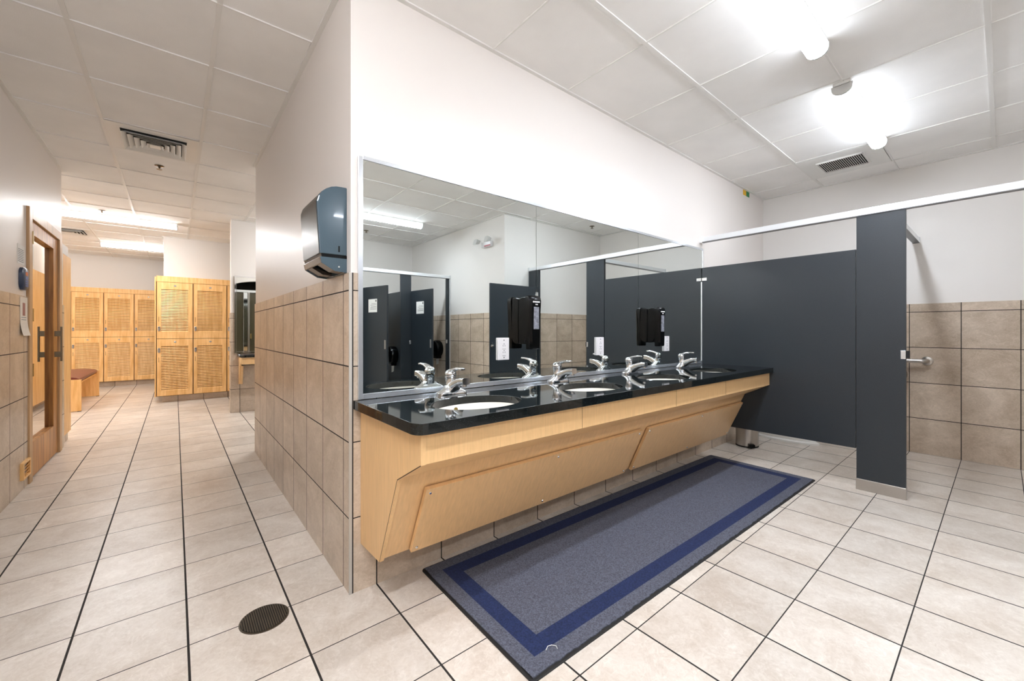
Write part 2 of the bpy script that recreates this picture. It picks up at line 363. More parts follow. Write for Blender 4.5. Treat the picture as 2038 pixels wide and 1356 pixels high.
# ================================================================== LIGHT FIXTURES
def lens_profile(wd_, z0, n=14):
    return [(wd_ / 2 * math.cos(PI * i / n) , z0 - .062 * math.sin(PI * i / n) ** .62) for i in range(n + 1)]
def make_fixture(name, L, color, E, label, loc, rz=0, group=None):
    t = thing(name, label, 'ceiling light', loc, rz, group)
    MB().box(-L / 2, L / 2, -.046, .046, -.026, 0).build('housing', M['white_metal'], t, bevel=.002)
    key = 'lens_%s_%g' % ({LIGHT_WARM: 'warm', LIGHT_HALL_FILL: 'hall'}.get(color, 'cool'), E)
    if key not in M:
        M[key] = P(key.replace('.', '_'), (1, 1, 1), .4, emit=color, es=E)
        nt = M[key].node_tree; ge = N(nt, 'ShaderNodeNewGeometry'); sp = N(nt, 'ShaderNodeSeparateXYZ'); nt.links.new(ge.outputs['True Normal'], sp.inputs[0])
        dn_ = math_n(nt, 'MAXIMUM', math_n(nt, 'MULTIPLY', sp.outputs[2], -1.0), 0.0)     # the lamps face down: the lens sides glow less
        nt.links.new(math_n(nt, 'MULTIPLY', math_n(nt, 'ADD', math_n(nt, 'MULTIPLY', math_n(nt, 'MULTIPLY', dn_, dn_), 1.1), .055), E * 1.5), nt.nodes['Principled BSDF'].inputs['Emission Strength'])
    pr = lens_profile(.104, -.022)
    MB().prism(pr, 'x', -L / 2 + .014, L / 2 - .014).build('diffuser', M[key], t, smooth=True)
    pr2 = lens_profile(.108, -.020)
    for s in (-1, 1):
        a, b_ = sorted((s * (L / 2 - .014), s * (L / 2)))
        MB().prism([(p[0], p[1] - .001) for p in pr2], 'x', a, b_).build('end_cap', M['lens_off'], t, smooth=True)
    return t
E = LIGHT_E
make_fixture('ceiling_light', 1.22, LIGHT_COOL, E * .8, 'glowing linear ceiling light at top of frame, nearer of two over the vanity aisle', (2.14, .655, CEIL))
make_fixture('ceiling_light', 1.22, LIGHT_COOL, E * .92, 'glowing linear ceiling light beside the square slotted air grille above the stall', (3.885, .655, CEIL))
make_fixture('ceiling_light', 1.22, LIGHT_COOL, E * .85, 'glowing linear ceiling light seen only in the long mirror, above the rear stalls', (2.20, -1.80, CEIL))
make_fixture('ceiling_light', 1.22, LIGHT_COOL, E * .8, 'added linear fill light at the back of the hall, unseen behind the viewer', (-.25, -1.80, CEIL))  # added out of view to brighten the hall
make_fixture('ceiling_light', 1.22, LIGHT_HALL_FILL, E * 1.75, 'added linear fill light over the near end of the hall, unseen beside the viewer', (-.23, .35, CEIL))  # unseen fill, added to lift the hall side wall and tiles
make_fixture('ceiling_light', 1.22, LIGHT_WARM, E * 1.25, 'longer looking glowing ceiling light nearest the hall, above the locker room entrance', (-.578, 7.86, CEIL))
make_fixture('ceiling_light', 1.22, LIGHT_WARM, E * .8, 'glowing ceiling light deeper in the locker room, partly hidden by the white wall', (-.42, 10.26, CEIL))
make_fixture('ceiling_light', 1.22, LIGHT_WARM, E * 1.1, 'added fill light over the hidden left bay of the locker room, nearer one', (-2.7, 7.86, CEIL))  # unseen, added so the locker room gets more light
make_fixture('ceiling_light', 1.22, LIGHT_WARM, E * .9, 'added fill light over the hidden left bay of the locker room, farther one', (-2.7, 10.26, CEIL))  # second unseen fill added for locker room brightness
make_fixture('ceiling_light', 1.22, LIGHT_WARM, E * 1.3, 'ceiling light in the side passage in front of the showers', (1.7, 5.85, CEIL))

# ================================================================== VANITY
# cabinet
XV0, XV1 = .643, 3.885
prof = [(1.845, .213), (1.626, .223), (1.452, .608), (1.261, .71), (1.261, .818), (1.845, .818)]
v = thing('vanity_cabinet', 'long wall-hung maple vanity cabinet with sloping underside below the black countertop', 'vanity', (0, 0, 0))
MB().prism(prof, 'x', XV0, XV0 + .019).build('side_panel', M['maple'], v, bevel=.0008)
ip = [(y + (.004 if y < 1.8 else 0), z) for y, z in prof]
MB().prism([(1.84, .222), (1.630, .230), (1.456, .612), (1.84, .612)], 'x', XV0 + .019, XV1).build('sloped_front', M['maple_slope'], v)
MB().prism([(1.262, .712), (1.262, .818), (1.285, .818), (1.285, .730), (1.84, .63), (1.84, .612), (1.456, .612)], 'x', XV0 + .019, XV1).build('apron', M['maple'], v)
for sx in (1.475, 2.34, 3.03): MB().box(sx - .0006, sx + .0006, 1.2612, 1.264, .712, .818).build('seam', M['seam'], v)
MB().prism([(1.2605, .7095), (1.4515, .6075), (1.4535, .6105), (1.263, .712)], 'x', XV0 - .0004, XV0 + .0004).build('seam', M['seam'], v)
MB().prism([(1.6255, .2225), (1.6275, .2225), (1.4535, .6085), (1.4515, .608)], 'x', XV0 - .0004, XV0 + .0004).build('seam', M['seam'], v)
# access panels lying on the slope
sa, sb = Vector((0, 1.452, .608)), Vector((0, 1.626, .223)); sd = (sb - sa).normalized(); sn = Vector((0, sd.z, -sd.y))
def slope(x, t, h): p = sa + sd * t + sn * h; return (x, p.y, p.z)
L_ = (sb - sa).length
for (a, b_, sl) in ((.772, 2.300, .0), (2.372, XV1 - .01, 0)):
    t0, t1, hh = .072, L_ - .012, .018
    ap = MB().hexa([slope(a, t1, 0), slope(b_, t1, 0), slope(b_, t0, 0), slope(a, t0, 0), slope(a, t1, hh), slope(b_, t1, hh), slope(b_, t0, hh), slope(a, t0, hh)]).build('access_panel', M['maple_slope'], v, bevel=.001)
    n = 3
    for k in range(n):
        for tt in (t0 + .022, t1 - .022):
            xx = a + .022 + (b_ - a - .044) * k / (n - 1)
            m_ = MB(); ring0 = []; ring1 = []
            for q in range(12):
                an = 2 * PI * q / 12; rr = .0065
                ring0.append(slope(xx + rr * math.cos(an), tt + rr * math.sin(an), hh)); ring1.append(slope(xx + rr * .7 * math.cos(an), tt + rr * .7 * math.sin(an), hh + .003))
            m_.loft([ring0, ring1]).build('screw', M['chrome'], ap)
# countertop with four oval cut-outs
ZT, TH = .86, .04
SINKS = [1.02, 1.78, 2.54, 3.285]; SY, SA, SB = 1.465, .212, .155
def countertop(x0, x1, y0, y1, holes, z0, z1, cr=.045):
    bm = bmesh.new(); outer = []
    pts = []
    for i in range(7):
        a = PI + PI / 2 * i / 6; pts.append((x0 + cr + cr * math.cos(a), y0 + cr + cr * math.sin(a)))
    pts += [(x1, y0), (x1, y1), (x0, y1)]
    def loop(pp):
        vs = [bm.verts.new((p[0], p[1], z1)) for p in pp]
        return [bm.edges.new((vs[i], vs[(i + 1) % len(vs)])) for i in range(len(vs))]
    e = loop(pts)
    for h_ in holes: e += loop(h_)
    r = bmesh.ops.triangle_fill(bm, edges=e, use_beauty=True)
    fs = [f_ for f_ in bm.faces]
    ex = bmesh.ops.extrude_face_region(bm, geom=fs)
    nv = [q for q in ex['geom'] if isinstance(q, bmesh.types.BMVert)]
    bmesh.ops.translate(bm, verts=nv, vec=(0, 0, z0 - z1))
    bmesh.ops.recalc_face_normals(bm, faces=bm.faces)
    return bm
holes = [[(x + SA * math.cos(2 * PI * i / 64), SY + SB * math.sin(2 * PI * i / 64)) for i in range(64)] for x in SINKS]
bm = countertop(.612, XS - .016, 1.232, YM - T - .001, holes, ZT - TH, ZT)
me = bpy.data.meshes.new('countertop'); bm.to_mesh(me); bm.free(); me.materials.append(M['granite'])
me.shade_smooth(); me.set_sharp_from_angle(angle=math.radians(30))
ct = bpy.data.objects.new('countertop', me); C.objects.link(ct)
bv = ct.modifiers.new('bevel', 'BEVEL'); bv.width = .011; bv.segments = 4; bv.limit_method = 'ANGLE'; bv.angle_limit = math.radians(50)
tag(ct, 'long glossy black granite countertop with four oval sinks on the maple vanity', 'countertop')
# basins
where = ['nearest the hall corner', 'second from the hall corner, right of the first outlet', 'third from the hall corner, left of the second soap dispenser', 'farthest, next to the grey stall panel']
def make_basin(x, label):
    t = thing('washbasin', label, 'sink', (x, SY, ZT - TH), 0, 'undermount sinks in the black countertop')
    prof_ = [(.999, .006), (.990, .007), (.986, -.001), (.98, -.02), (.93, -.06), (.80, -.105), (.55, -.14), (.25, -.152), (.11, -.155)]
    MB().loft([[(SA * r * math.cos(2 * PI * i / 48), SB * r * math.sin(2 * PI * i / 48), z) for i in range(48)] for r, z in prof_], cap=False).build('bowl', M['porcelain'], t, smooth=True)
    MB().lathe([(.024, -.160), (.024, -.150), (.018, -.148), (.004, -.152)]).build('drain_fitting', M['chrome'], t, smooth=True)
    MB().lathe([(.0095, .0), (.0095, -.004)], c=(-.02, SB * .968, -.013), axis='y', n=16).build('overflow_ring', M['brass'], t)
    return t
basin = make_basin(SINKS[0], 'white oval undermount sink ' + where[0])
for x, wv in zip(SINKS[1:], where[1:]): dup(basin, (x, SY, ZT - TH), label='white oval undermount sink ' + wv)
# faucets
def make_faucet(loc, label):
    t = thing('faucet', label, 'faucet', loc, 0, 'chrome single-lever faucets along the mirror')
    rings = []
    for (w_, d_, z) in ((.160, .052, 0), (.160, .052, .010), (.150, .046, .015), (.10, .040, .026), (.055, .040, .044), (.044, .040, .060)):
        rings.append([(p[0], p[1], z) for p in rrect(w_, d_, min(w_, d_) * .36)])
    MB().loft(rings).build('base', M['chrome'], t, smooth=True)
    rings = []
    for k, (y, z, rx, ry) in enumerate(((.0, .03, .029, .027), (.004, .056, .027, .025), (.008, .078, .0255, .024), (.010, .083, .028, .027), (.010, .089, .028, .027))):
        rings.append([(rx * math.cos(2 * PI * i / 24), y + ry * math.sin(2 * PI * i / 24), z) for i in range(24)])
    MB().loft(rings).build('body', M['chrome'], t, smooth=True)
    rings = []
    path = [(.004, .018, .026, .024), (-.020, .036, .025, .024), (-.046, .053, .0235, .021), (-.076, .066, .022, .018), (-.106, .073, .021, .016), (-.130, .074, .0205, .0155)]
    for i, (y, z, hw, hh) in enumerate(path):
        a = path[min(i + 1, 5)]; b0 = path[max(i - 1, 0)]; dy, dz = a[0] - b0[0], a[1] - b0[1]; l = math.hypot(dy, dz); ny, nz = -dz / l, dy / l
        if nz < 0: ny, nz = -ny, -nz
        rings.append([(p[0], y + ny * p[1], z + nz * p[1]) for p in rrect(hw * 2, hh * 2, hh * .5, 4)])
    MB().loft(rings).build('spout', M['chrome'], t, smooth=True)
    MB().lathe([(.011, .05), (.011, .062), (.009, .062)], c=(0, -.116, -.002), n=16).build('aerator', M['chrome'], t, smooth=True)
    lv = MB().lathe([(.027, .089), (.0285, .095), (.027, .106), (.021, .115), (.009, .120)], c=(0, .010, 0))
    rings = []
    for (y, z, hw, hh) in ((.012, .108, .018, .009), (-.018, .119, .016, .008), (-.048, .127, .013, .0058), (-.076, .130, .0145, .0052), (-.098, .129, .0135, .0055), (-.104, .128, .011, .004)):
        rings.append([(p[0], y, z + p[1]) for p in rrect(hw * 2, hh * 2, hh * .8, 3)])
    lv.loft(rings)
    lv.build('lever_handle', M['chrome'], t, smooth=True)
    return t
FY = 1.725
fw = ['at the sink nearest the hall corner', 'at the second sink, right of the first outlet', 'at the third sink, below the second soap dispenser', 'at the last sink, beside the grey stall panel']
FX = [1.045, 1.795, 2.545, 3.30]
f0 = make_faucet((FX[0], FY, ZT + .0005), 'chrome single-lever faucet ' + fw[0])
for x, l in zip(FX[1:], fw[1:]): dup(f0, (x, FY, ZT + .0005), label='chrome single-lever faucet ' + l)

# ================================================================== LONG MIRROR
MX0, MX1, MZ0, MZ1 = .634, 3.915, .862, 1.955
seam = [1.72, 2.824]
mr = thing('wall_mirror', 'long frameless-jointed mirror of three panes in a thin chrome frame above the countertop', 'mirror', (0, YM - T, MZ0))
yo = -.0065
ed = [MX0 + .006] + seam + [MX1 - .004]
for a, b_ in zip(ed[:-1], ed[1:]):
    box('mirror_pane', (a + .0012, b_ - .0012, yo, -.0005, .012, MZ1 - MZ0 - .010), M['mirror'], mr)
fr = MB(); fr.box(MX0 - .004, MX0 + .017, yo - .006, 0, 0, MZ1 - MZ0)
fr.box(MX0 + .017, MX1, yo - .005, 0, 0, .024); fr.box(MX0 + .017, MX1, yo - .004, 0, MZ1 - MZ0 - .012, MZ1 - MZ0 + .006); fr.box(MX1 - .010, MX1 + .003, yo - .003, 0, 0, MZ1 - MZ0)
fr.build('mirror_frame', M['frame'], mr, bevel=.001)
YG = YM - T - .0067     # front of the mirror glass
# soap dispensers fixed on the mirror (front looks to -y)
def make_dispenser(loc, label):
    t = thing('soap_dispenser', label, 'soap dispenser', loc, 0, 'black soap dispensers on the mirror')
    W_, Hh = .096, .298
    side = [(0, .024), (0, Hh - .012), (-.030, Hh - .003), (-.066, Hh - .005), (-.074, Hh - .05), (-.074, .10), (-.068, .055), (-.055, .030), (-.035, .018), (-.015, .016)]
    MB().prism(side, 'x', -W_ / 2 + .006, W_ / 2 - .006).build('housing', M['black_plastic'], t, bevel=.006, seg=3)
    rings = []
    for (z, w_, yf) in ((-.012, .074, -.104), (-.004, .080, -.108), (.05, .083, -.109), (.13, .086, -.108), (.22, .092, -.110), (.27, .096, -.112), (.290, .093, -.108), (.301, .080, -.098)):
        rings.append([(-w_ / 2, -.064, z), (-w_ / 2, yf + .012, z), (-w_ / 2 + .012, yf, z), (w_ / 2 - .012, yf, z), (w_ / 2, yf + .012, z), (w_ / 2, -.064, z)])
    MB().loft(rings).build('front_cover', M['black_plastic'], t, smooth=True)
    MB().box(-.020, .020, -.1135, -.104, .105, .235).build('refill_window', M['window'], t, bevel=.002)
    m_ = MB(); m_.lathe([(.005, -.1145), (.005, -.111)], c=(-.024, 0, .264), axis='y', n=12)
    for k in range(7): m_.box(-.016 + k * .006, -.0115 + k * .006, -.1145, -.111, .260, .268)
    for k in range(3): m_.box(-.008 + k * .006, -.0035 + k * .006, -.1140, -.110, .246, .252)
    m_.build('printed_logo', M['white_ink'], t)
    MB().box(-.024, .024, -.1085, -.096, .052, .054).build('push_lever_line', M['grey_plastic'], t)
    return t
sd0 = make_dispenser((1.618, YG, 1.075), 'black soap dispenser on the mirror left of the second sink, fully visible')
dup(sd0, (2.996, YG, 1.060), label='black soap dispenser on the mirror farther right, in front of the grey panel reflection')
# outlets
def make_outlet(loc, label):
    t = thing('wall_outlet', label, 'outlet', loc, 0, 'white outlets on the mirror')
    MB().box(-.040, .040, -.012, 0, -.064, .064).build('cover_plate', M['white_plastic'], t, bevel=.003)
    MB().box(-.018, .018, -.0135, -.011, -.036, .036).build('receptacle', M['white_plastic'], t, bevel=.0008)
    m_ = MB()
    for z in (.014, -.024):
        m_.box(-.0085, -.0065, -.0142, -.013, z, z + .009); m_.box(.0055, .0075, -.0142, -.013, z, z + .009)
        m_.lathe([(.0026, -.0142), (.0026, -.013)], c=(0, 0, z + .0145), axis='y', n=10)
    m_.box(-.012, .012, -.0142, -.013, -.0405, -.0395); m_.box(-.014, .014, -.0142, -.013, -.0015, .0)
    m_.lathe([(.003, -.0142), (.003, -.0115)], c=(0, 0, .050), axis='y', n=10); m_.lathe([(.003, -.0142), (.003, -.0115)], c=(0, 0, -.050), axis='y', n=10)
    m_.build('slots', M['ink'], t)
    return t
o0 = make_outlet((1.455, YG, 1.067), 'white rectangular outlet on the mirror left of the nearer soap dispenser')
dup(o0, (2.335, YG, 1.062), label='white rectangular outlet on the mirror above and between the second and third sinks')
dup(o0, (3.235, YG, 1.062), label='white rectangular outlet on the mirror just behind the farther soap dispenser')

# ================================================================== PAPER TOWEL DISPENSER (on the hall side wall)
TY0, TY1 = 1.905, 2.205
pt_ = thing('paper_towel_dispenser', 'smoky blue-grey and black paper towel dispenser on the hall wall beside the corner', 'towel dispenser', (XC, TY0, 1.43))
def tp(l): return [(-d, z - 1.43) for d, z in l]
upper = [(0, 1.512), (0, 1.822), (.045, 1.820), (.066, 1.814), (.088, 1.802), (.106, 1.786), (.120, 1.765), (.127, 1.740), (.127, 1.715), (.115, 1.512)]
MB().prism(tp(upper), 'y', 0, TY1 - TY0).build('cover', [M['smoke']], pt_, bevel=.004)
face = [(d_ + .0015, z) for d_, z in upper[6:]]
fm = MB()
fl_ = [(.1045, 1.788), (.120, 1.767), (.1285, 1.740), (.1285, 1.713), (.1165, 1.514)]
fm.loft([[(-d_, y_, z - 1.43) for d_, z in fl_] + [(-d_ + .004, y_, z - 1.43) for d_, z in reversed(fl_)] for y_ in (.010, TY1 - TY0 - .010)])
fm.build('front_panel', M['grey_plastic'], pt_, smooth=True)
MB().prism(tp([(0, 1.498), (0, 1.512), (.110, 1.512), (.108, 1.498)]), 'y', .002, TY1 - TY0 - .002).build('groove_band', M['black_plastic'], pt_)
lower = [(0, 1.432), (0, 1.498), (.114, 1.498), (.109, 1.470), (.098, 1.458), (.098, 1.452), (.020, 1.452), (.012, 1.432)]
l2 = MB(); l2.prism(tp([(0, 1.434), (0, 1.498), (.114, 1.498), (.108, 1.470), (.052, 1.438)]), 'y', 0, .008)
l2.prism(tp([(0, 1.434), (0, 1.498), (.114, 1.498), (.108, 1.470), (.052, 1.438)]), 'y', TY1 - TY0 - .008, TY1 - TY0)
l2.prism(tp([(.106, 1.498), (.114, 1.498), (.108, 1.470), (.100, 1.470)]), 'y', .008, TY1 - TY0 - .008)
l2.prism(tp([(0, 1.434), (0, 1.498), (.010, 1.498), (.010, 1.434)]), 'y', .008, TY1 - TY0 - .008)
l2.build('lower_housing', M['smoke'], pt_, bevel=.002)
MB().prism(tp([(.010, 1.440), (.052, 1.444), (.100, 1.472), (.100, 1.478), (.010, 1.450)]), 'y', .008, .10).build('bottom_guide', M['smoke_dark'], pt_)
MB().prism(tp([(.010, 1.440), (.052, 1.444), (.100, 1.472), (.100, 1.478), (.010, 1.450)]), 'y', .20, TY1 - TY0 - .008).build('bottom_guide', M['smoke_dark'], pt_)
MB().lathe([(.004, 0), (.004, -.003)], c=(-.036, 0, .028), axis='y', n=12).build('lock_screw', M['chrome'], pt_)
MB().box(-.038, -.032, -.0015, .004, .095, .122).build('key_slot', M['black_plastic'], pt_)

# ================================================================== ACCESSIBLE STALL (right)
MB().box(XS - .0125, XS + .0125, .694, 1.835, .30, 1.775).build('privacy_partition', M['partition'], bevel=.001)
tag(bpy.data.objects['privacy_partition'], 'wide dark slate stall panel between the vanity end and the tall pilaster', 'partition')
def pilaster(name, b, label, shoe=True, zt=2.018):
    x0, x1, y0, y1 = b; t = thing(name, label, 'pilaster', ((x0 + x1) / 2, (y0 + y1) / 2, 0))
    hx, hy = (x1 - x0) / 2, (y1 - y0) / 2
    MB().box(-hx, hx, -hy, hy, .01, zt).build('post', M['partition'], t, bevel=.001)
    if shoe: MB().box(-hx - .004, hx + .004, -hy - .003, hy + .003, 0, .082).build('shoe', M['steel'], t, bevel=.003)
    return t
p1 = pilaster('stall_pilaster', (XS - .016, XS + .016, .425, .690), 'tall dark slate pilaster with a steel shoe, right of the wide stall panel')
# strike keeper on the pilaster edge
MB().box(-.018, -.0162, -.132, -.106, .975, 1.035).build('strike_plate', M['frame'], p1, bevel=.001)
MB().box(-.010, .016, -.150, -.1325, .98, 1.032).build('rubber_bumper', M['rubber'], p1)
p2 = pilaster('stall_pilaster', (XS - .016, XS + .016, -.63, -.424), 'dark pilaster seen in the mirror carrying the open outward door, at the alcove wall')
def headrail(name, axis, a, b, c, z0, label):
    t = thing(name, label, 'headrail', (0, 0, 0))
    if axis == 'y':
        MB().box(c - .022, c + .022, a, b, z0, z0 + .046).build('rail', M['alu'], t, bevel=.002)
        MB().box(c - .0235, c + .0235, a + .002, b - .002, z0 - .004, z0 + .001).build('rail_lip', M['alu_dark'], t)
        for e in (a, b):
            s = 1 if e == a else -1
            MB().box(c - .027, c + .027, *sorted((e - s * .004, e + s * .02)), z0 - .008, z0 + .05).build('wall_bracket', M['chrome'], t, bevel=.001)
    else:
        MB().box(a, b, c - .022, c + .022, z0, z0 + .046).build('rail', M['alu'], t, bevel=.002)
        MB().box(a + .002, b - .002, c - .0235, c + .0235, z0 - .004, z0 + .001).build('rail_lip', M['alu_dark'], t)
        for e in (a, b):
            s = 1 if e == a else -1
            MB().box(*sorted((e - s * .004, e + s * .02)), c - .027, c + .027, z0 - .008, z0 + .05).build('wall_bracket', M['chrome'], t, bevel=.001)
    return t
headrail('stall_headrail', 'y', -.636, 1.850, XS, 2.020, 'long bright aluminium headrail over the stall front, from the mirror wall')
headrail('stall_headrail', 'x', XS + .026, XB - .004, .530, 2.020, 'short aluminium brace rail running from behind the pilaster to the back wall')
for z, lab in ((1.663, 'upper'), (.42, 'lower')):
    m_ = MB().box(XS - .016, XS - .0126, 1.792, 1.8465, z - .014, z + .014)
    m_.box(XS - .016, XS + .016, 1.8365, 1.8465, z - .014, z + .014)
    tag(m_.build('panel_bracket', M['chrome'], bevel=.0008), '%s chrome bracket holding the stall panel to the mirror wall' % lab, 'bracket')
def latch(t, x, y0, y1, z):
    pass
# open outward door of the accessible stall (parallel to the mirror wall)
dr = thing('stall_door', 'dark stall door swung fully open toward the viewer, seen in the mirror behind the soap dispenser', 'stall door', (XS - .032, -.44, 0))
MB().box(-.815, -.006, -.0125, .0125, .30, 1.775).build('door_slab', M['partition'], dr, bevel=.001)
lt = MB(); lt.lathe([(.020, .0125), (.020, .018), (.012, .020)], c=(-.79, 0, .985), axis='y', n=16); lt.lathe([(.006, .018), (.006, .045), (.009, .047), (.009, .055)], c=(-.79, 0, .985), axis='y', n=12)
lt.box(-.797, -.783, .018, .026, .955, 1.03); lt.build('latch', M['chrome'], dr, smooth=True)
hg = MB(); hg.box(-.045, .004, .0128, .018, 1.655, 1.705); hg.build('hinge', M['chrome'], dr, bevel=.001)
tag(MB().box(XS - .019, XS + .019, -.6318, -.6302, .10, 2.01).build('wall_channel', M['alu']), 'slim aluminium channel fixing the far pilaster to the alcove wall, seen in the mirror', 'channel')
tag(MB().box(3.4255, 3.4415, -2.06 - .022, -2.06 + .022, .10, 2.01).build('wall_channel', M['alu']), 'slim aluminium channel fixing the rear pilaster to the tiled wall, seen in the mirror', 'channel')
tag(MB().box(XS - .017, XS + .017, 1.8355, 1.8465, .30, 1.64).build('wall_channel', M['alu']), 'slim aluminium channel where the stall panel meets the long mirror', 'channel')
# toilet
to = thing('toilet', 'white toilet behind the stall panel, its foot showing under the panel', 'toilet', (5.07, YM - T, 0))
def ell(cx, cy, a, b, z, n=32, e=1.0): return [(cx + a * math.cos(2 * PI * i / n), cy + b * math.sin(2 * PI * i / n), z) for i in range(n)]
MB().loft([ell(0, -.36, .125, .30, 0), ell(0, -.36, .125, .30, .018), ell(0, -.36, .105, .27, .03), ell(0, -.34, .095, .23, .12), ell(0, -.37, .115, .24, .22), ell(0, -.41, .165, .26, .33), ell(0, -.42, .185, .275, .39)]).build('bowl', M['porcelain'], to, smooth=True)
MB().loft([ell(0, -.42, .186, .278, .39), ell(0, -.42, .19, .282, .405), ell(0, -.42, .18, .27, .43)]).build('seat', M['white_plastic'], to, smooth=True)
MB().box(-.2, .2, -.20, -.012, .38, .72).build('tank', M['porcelain'], to, bevel=.02, seg=4)
MB().box(-.21, .21, -.21, -.008, .721, .75).build('tank_lid', M['porcelain'], to, bevel=.008)
MB().tube([(-.15, -.205, .66), (-.15, -.225, .66), (-.09, -.225, .655)], .007).build('flush_lever', M['chrome'], to, smooth=True)
# bin
bn = thing('pedal_bin', 'small round stainless pedal bin beside the toilet, under the stall panel', 'bin', (4.50, 1.665, 0))
MB().lathe([(.101, .012), (.102, .02), (.102, .245), (.101, .25)], n=40).build('body', M['steel'], bn, smooth=True)
MB().lathe([(.103, 0), (.103, .014)], n=40).build('base_ring', M['rubber'], bn, smooth=True)
MB().lathe([(.104, .25), (.104, .258), (.09, .272), (.05, .282), (.01, .285)], n=40).build('lid', M['steel'], bn, smooth=True)
MB().box(-.145, -.085, -.035, .02, .012, .045).build('pedal', M['black_plastic'], bn, bevel=.005)
bn.rotation_euler = (0, 0, math.radians(35))
# grab bar
gb = thing('grab_bar', 'brushed steel grab bar on the tiled back wall, emerging behind the pilaster', 'grab bar', (XB - T, .455, .885))
MB().tube([(-.004, 0, 0), (-.045, .0, 0), (-.060, .005, 0), (-.068, .016, 0), (-.070, .035, 0), (-.070, .95, 0), (-.068, .97, 0), (-.055, .985, 0), (-.004, .99, 0)], .019, n=18).build('bar', M['steel'], gb, smooth=True)
for y in (0, .99): MB().lathe([(.042, -.010), (.042, -.003), (.040, -.0005)] if 0 else [(.025, -.014), (.040, -.011), (.042, -.0005)], c=(0, y, 0), axis='x', n=28).build('flange', M['steel'], gb, smooth=True)
def tp_dispenser(loc, rz, label, roll=True, R=.14):
    t = thing('toilet_roll_dispenser', label, 'toilet paper dispenser', loc, rz, 'black round toilet roll dispensers')
    MB().lathe([(R - .005, 0), (R, .012), (R, .085), (R - .01, .105), (R * .7, .115), (.02, .118)], axis='y', n=36).build('drum', M['black_plastic'], t, smooth=True)
    MB().box(-.075, .075, .0, .09, -R - .02, -R + .04).build('mouth', M['black_plastic'], t, bevel=.01)
    if roll: MB().loft([[(-.045, .03, -.15), (.045, .03, -.15), (.045, .033, -.15), (-.045, .033, -.15)], [(-.035, .035, -.27), (.04, .035, -.25), (.04, .038, -.25), (-.035, .038, -.27)]]).build('paper_tail', M['paper'], t)
    return t
tp_dispenser((XB - T, .700, .745), PI / 2, 'black round toilet roll dispenser on the back wall, edge showing behind the pilaster', False, .112)

# ================================================================== REAR STALLS (seen in the mirror)
YR = -2.06
pl_ = lambda x0, x1: (x0, x1, YR - .016, YR + .016)
p6 = pilaster('stall_pilaster', pl_(3.372, 3.425), 'narrow dark rear pilaster against the alcove wall, seen in the mirror')
p4 = pilaster('stall_pilaster', pl_(2.592, 2.760), 'dark pilaster between the two rear stall doors, seen in the mirror')
p5 = pilaster('stall_pilaster', pl_(1.86, 2.020), 'rear stall pilaster at the left edge of the mirror reflection')
headrail('stall_headrail', 'x', 1.80, 3.447, YR, 2.020, 'white rear headrail over the two stalls with open doors, seen in the mirror')
tag(MB().box(2.664, 2.688, -3.43, YR - .018, .30, 1.775).build('privacy_partition', M['partition'], bevel=.001), 'dark divider between the two rear stalls, seen in the mirror', 'partition')
tag(MB().box(1.92, 1.945, -3.43, YR - .018, .30, 1.775).build('privacy_partition', M['partition'], bevel=.001), 'dark outer side panel of the rear stall row', 'partition')
def rear_door(hx, tipx, tipy, label, lab2):
    ang = math.atan2(tipy - YR, tipx - hx); L = math.hypot(tipx - hx, tipy - YR)
    t = thing('stall_door', label, 'stall door', (hx + .008, YR + .006, 0), ang)
    MB().box(.004, L, -.0125, .0125, .30, 1.775).build('door_slab', M['partition'], t, bevel=.001)
    MB().box(L - .05, L - .022, -.018, .018, .93, 1.05).build('latch', M['plate'], t, bevel=.002)
    h_ = MB().box(-.004, .03, -.019, -.0128, 1.66, 1.73); h_.box(-.004, .03, -.019, -.0128, .36, .43); h_.build('hinge', M['chrome'], t)
    n_ = Vector((-math.sin(ang), math.cos(ang), 0)); di = Vector((math.cos(ang), math.sin(ang), 0))
    base = Vector((hx + .008, YR + .006, 1.51))
    s = thing('notice_sheet', lab2, 'notice', tuple(base + di * (L * .45) + n_ * .0132), ang + PI)
    MB().box(-.10, .10, -.0006, 0, -.085, .095).build('sheet', M['paper'], s)
    m_ = MB(); rnd = random.Random(3)
    for k, z in enumerate((.03, .012, -.012, -.028, -.044)): m_.box(-.085, -.085 + .10 + .07 * rnd.random(), -.0012, -.0006, z, z + .004)
    m_.box(-.085, -.065, -.0012, -.0006, .055, .082); m_.build('printed_lines', M['ink'], s)
for pp, dx in ((p6, -.0265), (p4, .062)):
    for zz in (1.0,): MB().box(dx - .012, dx + .016, .0162, .020, zz - .03, zz + .03).build('strike_plate', M['frame'], pp, bevel=.001)
rear_door(2.764, 2.82, -1.506, 'right one of the two dark rear stall doors, standing open, seen in the mirror', 'white notice on the right rear stall door, seen in the mirror')
rear_door(2.024, 2.15, -1.50, 'left one of the two dark rear stall doors, cut by the mirror edge', 'white notice on the left rear stall door, seen in the mirror')
tp_dispenser((2.662, -2.42, .79), PI / 2, 'black round toilet roll dispenser on the divider in the left rear stall')
tp_dispenser((3.45 - T, -2.40, .87), PI / 2, 'black round toilet roll dispenser on the tiled wall in the right rear stall')
for x, l in ((2.28, 'left'), (3.06, 'right')):
    r = dup(to, (x, -3.44 + T, 0), PI, 'white toilet inside the %s rear stall against the rear wall' % l)
